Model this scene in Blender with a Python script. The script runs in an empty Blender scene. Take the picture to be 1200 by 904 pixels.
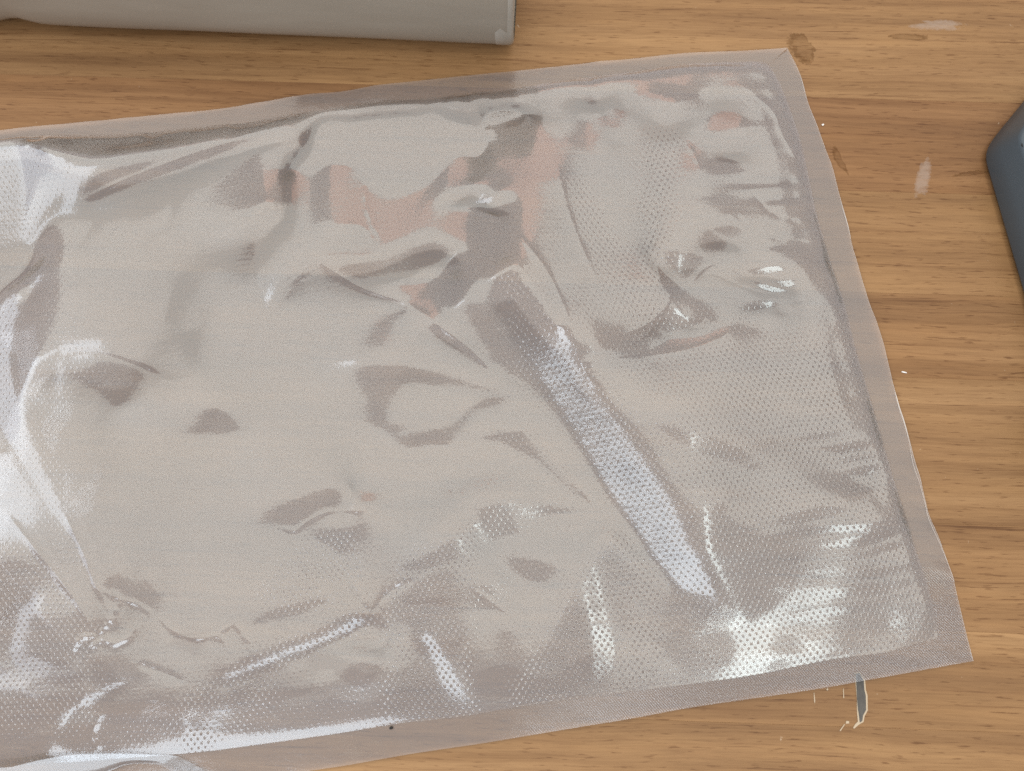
import bpy, bmesh, math, random
import numpy as np
from mathutils import Vector

random.seed(7)
RNG = np.random.default_rng(11)
R = math.radians
scene = bpy.context.scene
COL = scene.collection

# ------------------------------------------------------------------ camera
CAM_H, TILT, FPX = 0.31, R(15.0), 900.0          # height over the table, tilt from straight down, focal length in photo pixels
cd = bpy.data.cameras.new('camera')
cd.lens = 36.0 * FPX / 1200.0
cd.sensor_width = 36.0
cd.clip_start, cd.clip_end = 0.01, 50.0
cd.dof.use_dof = True
cd.dof.focus_distance = 0.318
cd.dof.aperture_fstop = 11.0
cam = bpy.data.objects.new('camera', cd)
cam.location = (0, 0, CAM_H)
cam.rotation_euler = (TILT, 0, 0)
COL.objects.link(cam)
scene.camera = cam

# ------------------------------------------------------------------ world and lamps
world = bpy.data.worlds.new('World')
scene.world = world
world.use_nodes = True
bg = world.node_tree.nodes['Background']
bg.inputs[0].default_value = (0.60, 0.535, 0.545, 1)
bg.inputs[1].default_value = 1.0

def area_lamp(name, centre, target, sx, sy, radiance, col):
    d = bpy.data.lights.new(name, 'AREA')
    d.shape = 'RECTANGLE'
    d.size, d.size_y = sx, sy
    d.energy = radiance * math.pi * sx * sy
    d.color = col
    o = bpy.data.objects.new(name, d)
    o.location = centre
    o.rotation_euler = (Vector(target) - Vector(centre)).to_track_quat('-Z', 'Y').to_euler()
    COL.objects.link(o)
    return o

# window lamp and added glare lamps: place, what they look at, width, height, radiance, colour
GLARE_LAMPS = {'W': ((-0.215, -0.500, 0.712), (0, 0.08, 0), 0.66, 0.38, 4.5, (0.78, 0.90, 1.0)),     # front window
           'L': ((-0.852, 0.092, 0.672), (0, 0.08, 0), 0.54, 0.36, 2.6, (0.76, 0.87, 1.0)),      # left, added to put glare on the film's left folds
           'V': ((0.400, -0.250, 0.960), (0, 0.0, 0), 0.29, 0.23, 5.2, (0.86, 1.0, 1.0))}        # front right, small and high, added for the lower-right glare
CEI_Z, CEI_X, CEI_Y = 2.30, (-2.60, 1.95), (-0.29, 2.60)      # lamp added in place of light bounced off the unseen ceiling
WRM_X, WRM_Y = (-1.10, 1.10), (2.66, 3.40)                  # warm lamp added past the ceiling lamp for the film's peach reflections
for c_, t_, w_, h_, r_, k_ in GLARE_LAMPS.values():
    area_lamp('window_glare_light', c_, t_, w_, h_, r_, k_)
cei = area_lamp('ceiling_bounce_light', ((CEI_X[0]+CEI_X[1])/2, (CEI_Y[0]+CEI_Y[1])/2, CEI_Z),
                ((CEI_X[0]+CEI_X[1])/2, (CEI_Y[0]+CEI_Y[1])/2, 0), CEI_X[1]-CEI_X[0], CEI_Y[1]-CEI_Y[0], 1.36, (0.95, 0.995, 0.915))
wrm = area_lamp('warm_reflection_light', (0, (WRM_Y[0]+WRM_Y[1])/2, CEI_Z), (0, (WRM_Y[0]+WRM_Y[1])/2, 0),
                WRM_X[1]-WRM_X[0], WRM_Y[1]-WRM_Y[0], 1.25, (1.0, 0.52, 0.36))
for o in (cei, wrm):
    o.rotation_euler = (0, 0, 0)

scene.view_settings.view_transform = 'Standard'
scene.view_settings.look = 'None'
scene.view_settings.gamma = 1
scene.view_settings.exposure = 0.10
scene.cycles.use_denoising = False
scene.cycles.max_bounces = 10
scene.cycles.transparent_max_bounces = 24
scene.cycles.caustics_reflective = False
scene.cycles.caustics_refractive = False
scene.cycles.sample_clamp_indirect = 6

# ------------------------------------------------------------------ pixel <-> place
CT, ST = math.cos(TILT), math.sin(TILT)
def at(px, py, z=0.0):
    """the point at height z that the photograph shows at pixel (px, py)"""
    a = (np.asarray(px, float) - 600) / FPX
    b = -(np.asarray(py, float) - 452) / FPX
    dx, dy, dz = a, b * CT + ST, b * ST - CT
    k = (z - CAM_H) / dz
    return dx * k, dy * k
def at3(px, py, z=0.0):
    x, y = at(px, py, z)
    return (float(x), float(y), float(z))
def to_px(x, y, z):
    zz = z - CAM_H
    cy = y * CT + zz * ST
    cz = -y * ST + zz * CT
    return 600 + FPX * x / -cz, 452 - FPX * cy / -cz

# ------------------------------------------------------------------ helpers
def link(o, parent=None):
    COL.objects.link(o)
    if parent is not None:
        o.parent = parent
    return o
def mesh_obj(name, verts, faces, mat, parent=None, smooth=True):
    me = bpy.data.meshes.new(name)
    me.from_pydata([tuple(map(float, v)) for v in verts], [], faces)
    me.materials.append(mat)
    if smooth:
        me.polygons.foreach_set('use_smooth', [True] * len(me.polygons))
    me.update()
    return link(bpy.data.objects.new(name, me), parent)
def grid_mesh(name, X, Y, Z, mat, parent=None, uv=None, attrs=None):
    """a smooth sheet from 2-D arrays of coordinates (numpy, fast)"""
    n, m = X.shape
    me = bpy.data.meshes.new(name)
    me.vertices.add(n * m)
    co = np.stack([X, Y, Z], -1).reshape(-1).astype(np.float32)
    me.vertices.foreach_set('co', co)
    idx = np.arange(n * m).reshape(n, m)
    q = np.stack([idx[:-1, :-1], idx[:-1, 1:], idx[1:, 1:], idx[1:, :-1]], -1).reshape(-1, 4)
    a, b, c = (np.stack([X, Y], -1).reshape(-1, 2)[q[0, k]] for k in (0, 1, 2))
    if (b - a)[0] * (c - b)[1] - (b - a)[1] * (c - b)[0] < 0:
        q = q[:, ::-1]
    nf = len(q)
    me.loops.add(nf * 4)
    me.loops.foreach_set('vertex_index', np.ascontiguousarray(q).reshape(-1).astype(np.int32))
    me.polygons.add(nf)
    me.polygons.foreach_set('loop_start', np.arange(0, nf * 4, 4, dtype=np.int32))
    me.polygons.foreach_set('loop_total', np.full(nf, 4, dtype=np.int32))
    me.polygons.foreach_set('use_smooth', np.ones(nf, dtype=bool))
    if uv is not None:
        l = me.uv_layers.new(name='sheet')
        l.data.foreach_set('uv', uv.reshape(-1, 2)[q.reshape(-1)].reshape(-1).astype(np.float32))
    for k, v in (attrs or {}).items():
        at_ = me.attributes.new(k, 'FLOAT', 'POINT')
        at_.data.foreach_set('value', v.reshape(-1).astype(np.float32))
    me.materials.append(mat)
    me.update()
    me.validate()
    return link(bpy.data.objects.new(name, me), parent)
def empty(name, loc):
    o = bpy.data.objects.new(name, None)
    o.empty_display_size = 0.02
    o.location = loc
    return link(o)
def tag(o, label=None, cat=None, group=None, kind=None):
    for k, v in (('label', label), ('category', cat), ('group', group), ('kind', kind)):
        if v:
            o[k] = v
    return o
def keep_place(o):
    """parented meshes are built in world coordinates: undo the parent's offset"""
    o.matrix_parent_inverse = o.parent.matrix_basis.inverted()
    return o
def curve(pts, n):
    """smooth resampling of a pixel polyline by arc length (Catmull-Rom)"""
    P = np.array(pts, float)
    P = np.vstack([2 * P[0] - P[1], P, 2 * P[-1] - P[-2]])
    out = []
    for i in range(1, len(P) - 2):
        t = np.linspace(0, 1, 24, endpoint=False)[:, None]
        a, b, c, d = P[i-1], P[i], P[i+1], P[i+2]
        out.append(0.5 * (2*b + (c-a)*t + (2*a-5*b+4*c-d)*t**2 + (3*b-a-3*c+d)*t**3))
    out = np.vstack(out + [P[-2][None]])
    s = np.r_[0, np.cumsum(np.hypot(*np.diff(out, axis=0).T))]
    u = np.linspace(0, s[-1], n)
    return np.stack([np.interp(u, s, out[:, 0]), np.interp(u, s, out[:, 1])], -1)
def smooth_noise(n, m, scale, rng):
    """periodic band-limited noise, unit deviation; scale in cells"""
    ky, kx = np.fft.fftfreq(n)[:, None], np.fft.fftfreq(m)[None]
    f = np.fft.fft2(rng.standard_normal((n, m))) * np.exp(-(kx**2 + ky**2) * (scale * math.pi) ** 2)
    a = np.fft.ifft2(f).real
    return a / a.std()
def blur(a, s):
    n, m = a.shape
    ky, kx = np.fft.fftfreq(n)[:, None], np.fft.fftfreq(m)[None]
    return np.fft.ifft2(np.fft.fft2(a) * np.exp(-2 * (math.pi * s) ** 2 * (kx**2 + ky**2))).real

# ------------------------------------------------------------------ materials
def new_mat(name):
    m = bpy.data.materials.new(name)
    m.use_nodes = True
    nt = m.node_tree
    nt.nodes.clear()
    out = nt.nodes.new('ShaderNodeOutputMaterial')
    return m, nt, out
def N(nt, kind, **kw):
    n = nt.nodes.new(kind)
    for k, v in kw.items():
        setattr(n, k, v)
    return n
def math_node(nt, op, a, b=None, clamp=False):
    n = N(nt, 'ShaderNodeMath', operation=op, use_clamp=clamp)
    for i, v in enumerate((a, b)):
        if v is None:
            continue
        if isinstance(v, (int, float)):
            n.inputs[i].default_value = v
        else:
            nt.links.new(v, n.inputs[i])
    return n.outputs[0]
def mixc(nt, mode, fac, a, b):
    n = N(nt, 'ShaderNodeMix', data_type='RGBA', blend_type=mode)
    for sock, v in ((n.inputs[0], fac), (n.inputs[6], a), (n.inputs[7], b)):
        if isinstance(v, (int, float)):
            sock.default_value = v
        elif isinstance(v, tuple):
            sock.default_value = v
        else:
            nt.links.new(v, sock)
    return n.outputs[2]
def ramp(nt, fac, stops):
    n = N(nt, 'ShaderNodeValToRGB')
    e = n.color_ramp.elements
    while len(e) < len(stops):
        e.new(0.5)
    for k, (p, c) in enumerate(stops):
        e[k].position = p
        e[k].color = c if len(c) == 4 else (*c, 1)
    nt.links.new(fac, n.inputs[0])
    return n.outputs[0]
def scaled_noise(nt, vec, sc, scale=1.0, detail=4, rough=0.55, dist=0.0):
    mp = N(nt, 'ShaderNodeMapping')
    mp.inputs['Scale'].default_value = sc
    nt.links.new(vec, mp.inputs['Vector'])
    n = N(nt, 'ShaderNodeTexNoise')
    n.inputs['Scale'].default_value = scale
    n.inputs['Detail'].default_value = detail
    n.inputs['Roughness'].default_value = rough
    n.inputs['Distortion'].default_value = dist
    nt.links.new(mp.outputs[0], n.inputs['Vector'])
    return n.outputs['Fac']

def wood_material():
    m, nt, out = new_mat('laminate_wood')
    L = nt.links.new
    tc = N(nt, 'ShaderNodeTexCoord')
    info = N(nt, 'ShaderNodeObjectInfo')
    off = N(nt, 'ShaderNodeCombineXYZ')
    L(math_node(nt, 'MULTIPLY', info.outputs['Random'], 37.0), off.inputs[2])
    L(math_node(nt, 'MULTIPLY', info.outputs['Random'], 5.0), off.inputs[0])
    add = N(nt, 'ShaderNodeVectorMath', operation='ADD')
    L(tc.outputs['Object'], add.inputs[0]); L(off.outputs[0], add.inputs[1])
    vec = add.outputs[0]
    # slow waviness of the grain
    wob = scaled_noise(nt, vec, (6, 14, 1), 1.0, 2, 0.5)
    wv = N(nt, 'ShaderNodeCombineXYZ')
    L(math_node(nt, 'MULTIPLY', math_node(nt, 'SUBTRACT', wob, 0.5), 0.010), wv.inputs[1])
    add2 = N(nt, 'ShaderNodeVectorMath', operation='ADD')
    L(vec, add2.inputs[0]); L(wv.outputs[0], add2.inputs[1])
    g = add2.outputs[0]
    broad = scaled_noise(nt, g, (2.2, 55, 1), 1.0, 3, 0.5)
    band = scaled_noise(nt, g, (6.0, 190, 1), 1.0, 5, 0.65, 0.4)
    fibre = scaled_noise(nt, g, (60, 1500, 1), 1.0, 4, 0.65)
    pore = scaled_noise(nt, g, (130, 1250, 1), 1.0, 2, 0.5)
    streak = scaled_noise(nt, g, (13, 520, 1), 1.0, 4, 0.7)
    patch = scaled_noise(nt, g, (9, 30, 1), 1.0, 4, 0.6)
    base = ramp(nt, broad, [(0.25, (0.215, 0.114, 0.047)), (0.50, (0.298, 0.163, 0.068)), (0.75, (0.365, 0.210, 0.094))])
    base = mixc(nt, 'MULTIPLY', 1.0, base, ramp(nt, band, [(0.34, (0.78, 0.74, 0.70)), (0.52, (1, 1, 1)), (0.7, (1.08, 1.08, 1.07))]))
    base = mixc(nt, 'MULTIPLY', 0.8, base, ramp(nt, fibre, [(0.30, (0.80, 0.77, 0.74)), (0.52, (1, 1, 1)), (0.72, (1.12, 1.13, 1.14))]))
    base = mixc(nt, 'MULTIPLY', 0.9, base, ramp(nt, pore, [(0.30, (0.58, 0.50, 0.43)), (0.39, (1, 1, 1))]))
    base = mixc(nt, 'MULTIPLY', 0.95, base, ramp(nt, streak, [(0.30, (0.52, 0.44, 0.37)), (0.38, (0.95, 0.93, 0.92)), (0.45, (1, 1, 1))]))
    base = mixc(nt, 'MULTIPLY', 0.8, base, ramp(nt, patch, [(0.33, (0.88, 0.85, 0.83)), (0.55, (1, 1, 1)), (0.75, (1.06, 1.05, 1.02))]))
    base = mixc(nt, 'MULTIPLY', 1.0, base, info.outputs['Color'])
    # scuffs and dust
    scuff = scaled_noise(nt, tc.outputs['Object'], (420, 300, 1), 1.0, 2, 0.5, 0.6)
    base = mixc(nt, 'MIX', math_node(nt, 'MULTIPLY', ramp(nt, scuff, [(0.765, (0, 0, 0)), (0.80, (1, 1, 1))]), 0.45), base, (0.62, 0.50, 0.36, 1))
    p = N(nt, 'ShaderNodeBsdfPrincipled')
    L(base, p.inputs['Base Color'])
    rough = ramp(nt, patch, [(0.3, (0.50, 0.50, 0.50)), (0.7, (0.62, 0.62, 0.62))])
    L(rough, p.inputs['Roughness'])
    p.inputs['Specular IOR Level'].default_value = 0.28
    b = N(nt, 'ShaderNodeBump')
    b.inputs['Strength'].default_value = 0.25
    b.inputs['Distance'].default_value = 0.00012
    L(fibre, b.inputs['Height'])
    L(b.outputs[0], p.inputs['Normal'])
    L(p.outputs[0], out.inputs[0])
    return m

def film_material(name, emboss=0.0, crinkle=0.0, rough=0.05, haze=0.05, gain=2.0, weave=0.0, soft=0.35, tint=(0.975, 0.965, 0.96)):
    """clear plastic film: see-through, shiny on both faces, a little milky"""
    m, nt, out = new_mat(name)
    L = nt.links.new
    uv = N(nt, 'ShaderNodeUVMap', uv_map='sheet')
    sep = N(nt, 'ShaderNodeSeparateXYZ')
    L(uv.outputs[0], sep.inputs[0])
    h = None
    if emboss:
        # staggered rows of little cushions pressed into the film
        wn = scaled_noise(nt, uv.outputs[0], (60, 60, 60), 1.0, 2)
        wob = math_node(nt, 'MULTIPLY', math_node(nt, 'SUBTRACT', wn, 0.5), 1.6)
        u = math_node(nt, 'COSINE', math_node(nt, 'ADD', math_node(nt, 'MULTIPLY', sep.outputs[0], math.pi / 0.00129), wob))
        v = math_node(nt, 'COSINE', math_node(nt, 'ADD', math_node(nt, 'MULTIPLY', sep.outputs[1], math.pi / 0.00190), wob))
        at_ = N(nt, 'ShaderNodeAttribute', attribute_name='emboss')
        worn = scaled_noise(nt, uv.outputs[0], (70, 90, 1), 1.0, 3, 0.6)
        amp = math_node(nt, 'MULTIPLY', math_node(nt, 'MULTIPLY', at_.outputs['Fac'], emboss), ramp(nt, worn, [(0.32, (0.35, 0.35, 0.35)), (0.6, (1, 1, 1))]))
        h = math_node(nt, 'MULTIPLY', math_node(nt, 'POWER', math_node(nt, 'MAXIMUM', math_node(nt, 'MULTIPLY', u, v), 0.0), 3.5), amp)
    if weave:
        d = math_node(nt, 'ADD', math_node(nt, 'MULTIPLY', sep.outputs[0], 2 * math.pi / 0.0011), math_node(nt, 'MULTIPLY', sep.outputs[1], 2 * math.pi / 0.0012))
        at_ = N(nt, 'ShaderNodeAttribute', attribute_name='weave')
        w = math_node(nt, 'MULTIPLY', math_node(nt, 'MULTIPLY', math_node(nt, 'SINE', d), weave), at_.outputs['Fac'])
        h = w if h is None else math_node(nt, 'ADD', h, w)
    if crinkle:
        c = scaled_noise(nt, uv.outputs[0], (150, 260, 1), 1.0, 3, 0.6)
        c2 = scaled_noise(nt, uv.outputs[0], (420, 520, 1), 1.0, 2, 0.5)
        c = math_node(nt, 'ADD', math_node(nt, 'MULTIPLY', c, crinkle), math_node(nt, 'MULTIPLY', c2, crinkle * 0.3))
        h = c if h is None else math_node(nt, 'ADD', h, c)
    bump = N(nt, 'ShaderNodeBump')
    bump.inputs['Strength'].default_value = 1.0
    bump.inputs['Distance'].default_value = 1.0
    if h is not None:
        L(h, bump.inputs['Height'])
    fr = N(nt, 'ShaderNodeFresnel')
    fr.inputs['IOR'].default_value = 1.50
    L(bump.outputs[0], fr.inputs['Normal'])
    fac = math_node(nt, 'MULTIPLY', fr.outputs[0], gain, clamp=True)
    tr = N(nt, 'ShaderNodeBsdfTransparent')
    tr.inputs[0].default_value = (*tint, 1)
    df = N(nt, 'ShaderNodeBsdfDiffuse')
    df.inputs[0].default_value = (0.86, 0.84, 0.83, 1)
    m1 = N(nt, 'ShaderNodeMixShader')
    m1.inputs[0].default_value = haze
    tl = N(nt, 'ShaderNodeBsdfTranslucent')
    tl.inputs[0].default_value = (0.90, 0.86, 0.83, 1)
    mk = N(nt, 'ShaderNodeMixShader')
    mk.inputs[0].default_value = 0.40
    L(df.outputs[0], mk.inputs[1]); L(tl.outputs[0], mk.inputs[2])
    L(tr.outputs[0], m1.inputs[1]); L(mk.outputs[0], m1.inputs[2])
    gl = N(nt, 'ShaderNodeBsdfGlossy')
    gl.inputs['Roughness'].default_value = rough
    gl.inputs['Color'].default_value = (1, 1, 1, 1)
    L(bump.outputs[0], gl.inputs['Normal'])
    gw = N(nt, 'ShaderNodeBsdfGlossy')
    gw.inputs['Roughness'].default_value = 0.32
    L(bump.outputs[0], gw.inputs['Normal'])
    g2 = N(nt, 'ShaderNodeMixShader')
    g2.inputs[0].default_value = soft
    L(gl.outputs[0], g2.inputs[1]); L(gw.outputs[0], g2.inputs[2])
    m2 = N(nt, 'ShaderNodeMixShader')
    L(fac, m2.inputs[0]); L(m1.outputs[0], m2.inputs[1]); L(g2.outputs[0], m2.inputs[2])
    L(m2.outputs[0], out.inputs[0])
    return m

def plastic(name, col, rough, spec=0.4, grain=0.0, var=None, trans=0.0):
    m, nt, out = new_mat(name)
    L = nt.links.new
    tc = N(nt, 'ShaderNodeTexCoord')
    p = N(nt, 'ShaderNodeBsdfPrincipled')
    p.inputs['Roughness'].default_value = rough
    p.inputs['Specular IOR Level'].default_value = spec
    if var:
        f = scaled_noise(nt, tc.outputs['Object'], var[1], 1.0, 4, 0.6)
        L(ramp(nt, f, [(0.3, col), (0.7, var[0])]), p.inputs['Base Color'])
    else:
        p.inputs['Base Color'].default_value = (*col, 1)
    if grain:
        f = scaled_noise(nt, tc.outputs['Object'], (1800, 1800, 1800), 1.0, 2, 0.6)
        b = N(nt, 'ShaderNodeBump')
        b.inputs['Strength'].default_value = grain
        b.inputs['Distance'].default_value = 0.0003
        L(f, b.inputs['Height']); L(b.outputs[0], p.inputs['Normal'])
    if trans:
        p.inputs['Transmission Weight'].default_value = trans
    L(p.outputs[0], out.inputs[0])
    return m

def stain_material(name, col, edge, body):
    """a dried mark: body and a stronger rim, broken up by noise"""
    m, nt, out = new_mat(name)
    L = nt.links.new
    tc = N(nt, 'ShaderNodeTexCoord')
    a = N(nt, 'ShaderNodeAttribute', attribute_name='rim')
    n = scaled_noise(nt, tc.outputs['Object'], (420, 420, 420), 1.0, 4, 0.7)
    r = math_node(nt, 'ADD', a.outputs['Fac'], math_node(nt, 'MULTIPLY', math_node(nt, 'SUBTRACT', n, 0.5), 1.1))
    f = ramp(nt, r, [(0.0, (body,) * 3), (0.55, (body,) * 3), (0.76, (edge,) * 3), (0.86, (edge * 0.6,) * 3), (0.94, (0, 0, 0))])
    n2 = scaled_noise(nt, tc.outputs['Object'], (260, 700, 260), 1.0, 3, 0.7)
    f = math_node(nt, 'MULTIPLY', f, math_node(nt, 'MULTIPLY', n2, 1.9, clamp=True))
    d = N(nt, 'ShaderNodeBsdfDiffuse')
    d.inputs[0].default_value = (*col, 1)
    t = N(nt, 'ShaderNodeBsdfTransparent')
    mx = N(nt, 'ShaderNodeMixShader')
    L(f, mx.inputs[0]); L(t.outputs[0], mx.inputs[1]); L(d.outputs[0], mx.inputs[2])
    L(mx.outputs[0], out.inputs[0])
    return m

WOOD = wood_material()
FILM = film_material('embossed_film', emboss=0.00024, crinkle=0.00004, rough=0.10, haze=0.13, gain=2.8, soft=0.32)
BACK = film_material('smooth_film', crinkle=0.00006, rough=0.06, haze=0.04, gain=2.1)
SEAL = film_material('sealed_film', crinkle=0.00008, rough=0.16, haze=0.17, gain=1.6, weave=0.00009, tint=(0.98, 0.955, 0.945))
LIP = film_material('folded_film', crinkle=0.00008, rough=0.22, haze=0.08, gain=2.4, tint=(0.93, 0.95, 0.97))
EDGE = plastic('cut_film_edge', (0.62, 0.56, 0.50), 0.35, 0.5)
ROLL = plastic('frosted_film_roll', (0.315, 0.272, 0.212), 0.42, 0.3, 0.08, ((0.37, 0.33, 0.265), (9, 70, 70)))
ROLL_END = plastic('film_roll_end', (0.40, 0.365, 0.30), 0.34, 0.4, 0.1, ((0.46, 0.43, 0.365), (300, 60, 60)))
BOX = plastic('slate_blue_plastic', (0.060, 0.078, 0.091), 0.36, 0.45, 0.06)
DARK = plastic('dark_rubber', (0.015, 0.016, 0.018), 0.5)
CHIP = plastic('bare_dark_core', (0.075, 0.070, 0.064), 0.9, 0.05, 0.3, ((0.13, 0.12, 0.105), (500, 200, 500)))
RIM = plastic('torn_pale_edge', (0.50, 0.40, 0.28), 0.8, 0.1)
SPECK = plastic('black_dirt', (0.02, 0.018, 0.016), 0.8)
CRUMB = plastic('white_crumb', (0.85, 0.83, 0.78), 0.6)
STAIN = stain_material('dried_brown_stain', (0.13, 0.055, 0.016), 0.36, 0.16)
SMEAR = stain_material('pale_smear', (0.66, 0.56, 0.48), 0.16, 0.26)

# ------------------------------------------------------------------ table of boards
GRAIN = R(-1.9)
table = empty('table_top', (0, 0, 0))
table.rotation_euler = (0, 0, GRAIN)
tag(table, kind='structure')
cg, sg = math.cos(-GRAIN), math.sin(-GRAIN)
def across(px, py):
    x, y = at(px, py)
    return float(x * sg + y * cg)
edges = [across(600, y) for y in (-130, -12, 104, 212, 330, 428, 597, 722, 838, 960)]
tones = [(0.98, 0.96, 0.94), (1.00, 1.00, 1.0), (0.80, 0.73, 0.70), (0.98, 0.97, 0.95), (0.90, 0.86, 0.84),
         (1.00, 1.0, 1.0), (0.94, 0.92, 0.90), (1.02, 1.02, 1.02), (1.04, 1.05, 1.05)]
while edges[0] < 0.62:
    edges.insert(0, edges[0] + 0.040); tones.insert(0, (random.uniform(0.88, 1.03),) * 3)
while edges[-1] > -0.40:
    edges.append(edges[-1] - 0.040); tones.append((random.uniform(0.88, 1.03),) * 3)
for y1, y0, t in zip(edges[:-1], edges[1:], tones):
    bm = bmesh.new()
    g, c, T = 0.00001, 0.00005, -0.022
    prof = [(y0 + g, T), (y1 - g, T), (y1 - g, -c), (y1 - g - c, 0), (y0 + g + c, 0), (y0 + g, -c)]
    a = [bm.verts.new((-1.1, y, z)) for y, z in prof]
    b = [bm.verts.new((1.1, y, z)) for y, z in prof]
    for k in range(6):
        bm.faces.new((a[k], a[(k + 1) % 6], b[(k + 1) % 6], b[k]))
    bm.faces.new(a[::-1]); bm.faces.new(b)
    bmesh.ops.recalc_face_normals(bm, faces=bm.faces[:])
    me = bpy.data.meshes.new('board'); bm.to_mesh(me); bm.free()
    me.materials.append(WOOD)
    o = link(bpy.data.objects.new('board', me), table)
    o.color = (*t, 1)
# the boards' glue bed, seen only as the hairline between them
bm = bmesh.new()
bmesh.ops.create_cube(bm, size=1)
for v in bm.verts:
    v.co.x *= 2.18; v.co.y = v.co.y * (edges[0] - edges[-1] - 0.01) + (edges[0] + edges[-1]) / 2; v.co.z = v.co.z * 0.012 - 0.0285
me = bpy.data.meshes.new('under_panel'); bm.to_mesh(me); bm.free(); me.materials.append(SPECK)
link(bpy.data.objects.new('under_panel', me), table)

def blob(name, cx, cy, rx, ry, mat, z, ang=0.0, seed=0, rough=0.35, n=40):
    """an uneven flat mark lying on the boards"""
    r = random.Random(seed)
    ph = [(r.uniform(0, 6.28), r.uniform(0.3, 1) * rough / k) for k in range(1, 7)]
    V, W = [], []
    rings = 6
    for i in range(rings + 1):
        for k in range(n):
            a = 2 * math.pi * k / n
            s = 1 + sum(w * math.sin(j * a + p) for j, (p, w) in enumerate(ph, 1))
            ex, ey = rx * s * math.cos(a) * i / rings, ry * s * math.sin(a) * i / rings
            px = cx + ex * math.cos(ang) - ey * math.sin(ang)
            py = cy + ex * math.sin(ang) + ey * math.cos(ang)
            V.append(at3(px, py, z)); W.append(i / rings)
    F = [(i*n+k, i*n+(k+1) % n, (i+1)*n+(k+1) % n, (i+1)*n+k) for i in range(1, rings) for k in range(n)]
    F += [(0, n+(k+1) % n, n+k) for k in range(n)]
    o = mesh_obj(name, V, F, mat, table)
    a = o.data.attributes.new('rim', 'FLOAT', 'POINT')
    a.data.foreach_set('value', W)
    return keep_place(o)
blob('stain', 946, 52, 19, 13, STAIN, 0.00012, 0.5, 23, 0.75)
blob('stain', 986, 190, 5, 17, STAIN, 0.00012, -0.5, 5, 0.4)
blob('stain', 1054, 43, 24, 4, STAIN, 0.00012, 0.0, 8, 0.5)
blob('stain', 1138, 204, 26, 2.5, STAIN, 0.00012, -0.12, 12, 0.4)
blob('smear', 1081, 208, 9, 26, SMEAR, 0.00012, 0.22, 4, 0.35)
blob('smear', 1095, 28, 34, 6, SMEAR, 0.00012, 0.05, 14, 0.5)

def flat_shape(name, pts, mat, z, parent=table, lift=0.00008):
    """a sliver with a real edge: polygon of pixels, a little thickness"""
    n = len(pts)
    V = [at3(x, y, z) for x, y in pts] + [at3(x, y, z - lift) for x, y in pts]
    F = [tuple(range(n))[::-1]] + [(k, (k+1) % n, n+(k+1) % n, n+k) for k in range(n)]
    o = mesh_obj(name, V, F, mat, parent, smooth=False)
    bm = bmesh.new(); bm.from_mesh(o.data)
    bmesh.ops.recalc_face_normals(bm, faces=bm.faces[:]); bm.to_mesh(o.data); bm.free()
    return keep_place(o)
def zz(pts, ox, oy, s):
    return [(ox + x / s, oy + y / s) for x, y in pts]
flat_shape('chip_rim', zz([(372, 258), (432, 250), (486, 335), (494, 440), (512, 500), (514, 660), (482, 716), (470, 780), (425, 806),
                           (392, 832), (372, 852), (358, 842), (384, 800), (410, 776), (402, 690), (398, 600), (400, 560), (384, 360)], 960, 760, 9.04), RIM, 0.00020)
flat_shape('chip_core', zz([(385, 270), (425, 262), (474, 345), (479, 440), (494, 500), (497, 655), (466, 708), (456, 770), (430, 786),
                            (420, 700), (410, 640), (402, 560), (392, 360)], 960, 760, 9.04), CHIP, 0.00030)
for k, (pts) in enumerate(([(252, 424), (259, 430), (265, 525), (256, 530)], [(80, 422), (97, 426), (94, 446), (77, 443)],
                           [(285, 768), (318, 772), (318, 796), (282, 798)], [(264, 802), (274, 806), (226, 878), (216, 872)],
                           [(-58, 470), (-53, 468), (-42, 555), (-48, 585), (-54, 560)])):
    flat_shape('splinter', zz(pts, 960, 760, 9.04), RIM, 0.00022)

# ------------------------------------------------------------------ the bag: outline curves (pixels of the photograph)
TOP_OUT = [(-70, 160), (0, 154), (33, 150), (100, 144), (160, 138), (230, 131), (300, 122), (335, 115), (362, 110), (400, 107), (443, 100), (520, 92), (587, 85),
           (640, 79), (700, 73), (760, 67), (800, 63), (860, 60), (905, 58), (923, 57)]
TOP_IN = [(-70, 176), (0, 168), (60, 162), (130, 160), (200, 154), (300, 143), (375, 130), (440, 121), (517, 115), (600, 105), (640, 99), (700, 91), (747, 85), (800, 77), (850, 74), (890, 73), (901, 76)]
RIGHT_OUT = [(923, 57), (938, 88), (947, 120), (957, 145), (966, 170), (975, 195), (983, 225), (993, 262), (1001, 298), (1015, 345), (1035, 405), (1050, 465), (1065, 515), (1078, 560),
             (1088, 600), (1099, 627), (1115, 671), (1125, 711), (1134, 748), (1141, 775)]
RIGHT_IN = [(901, 76), (914, 100), (927, 133), (938, 167), (947, 207), (956, 250), (970, 299), (990, 360), (1003, 413), (1020, 470), (1040, 540), (1057, 595), (1073, 647), (1086, 684), (1096, 722), (1099, 748)]
BOT_OUT = [(1141, 775), (1100, 782), (1040, 793), (960, 807), (880, 819), (800, 831), (735, 843), (669, 854), (568, 871), (481, 884), (400, 898), (330, 908), (250, 916), (150, 924), (40, 932), (-70, 940)]
BOT_IN = [(1099, 748), (1060, 758), (1035, 765), (968, 774), (884, 791), (800, 803), (720, 813), (635, 824), (545, 839), (467, 848), (400, 859), (300, 873), (228, 882), (100, 892), (40, 896), (-70, 905)]

bag = empty('vacuum_bag', at3(540, 480, 0))
tag(bag, 'clear embossed vacuum sealing bag with flat sealed edges lying wrinkled on the wooden table', 'plastic bag')
Z_SEAL = 0.0009

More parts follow.
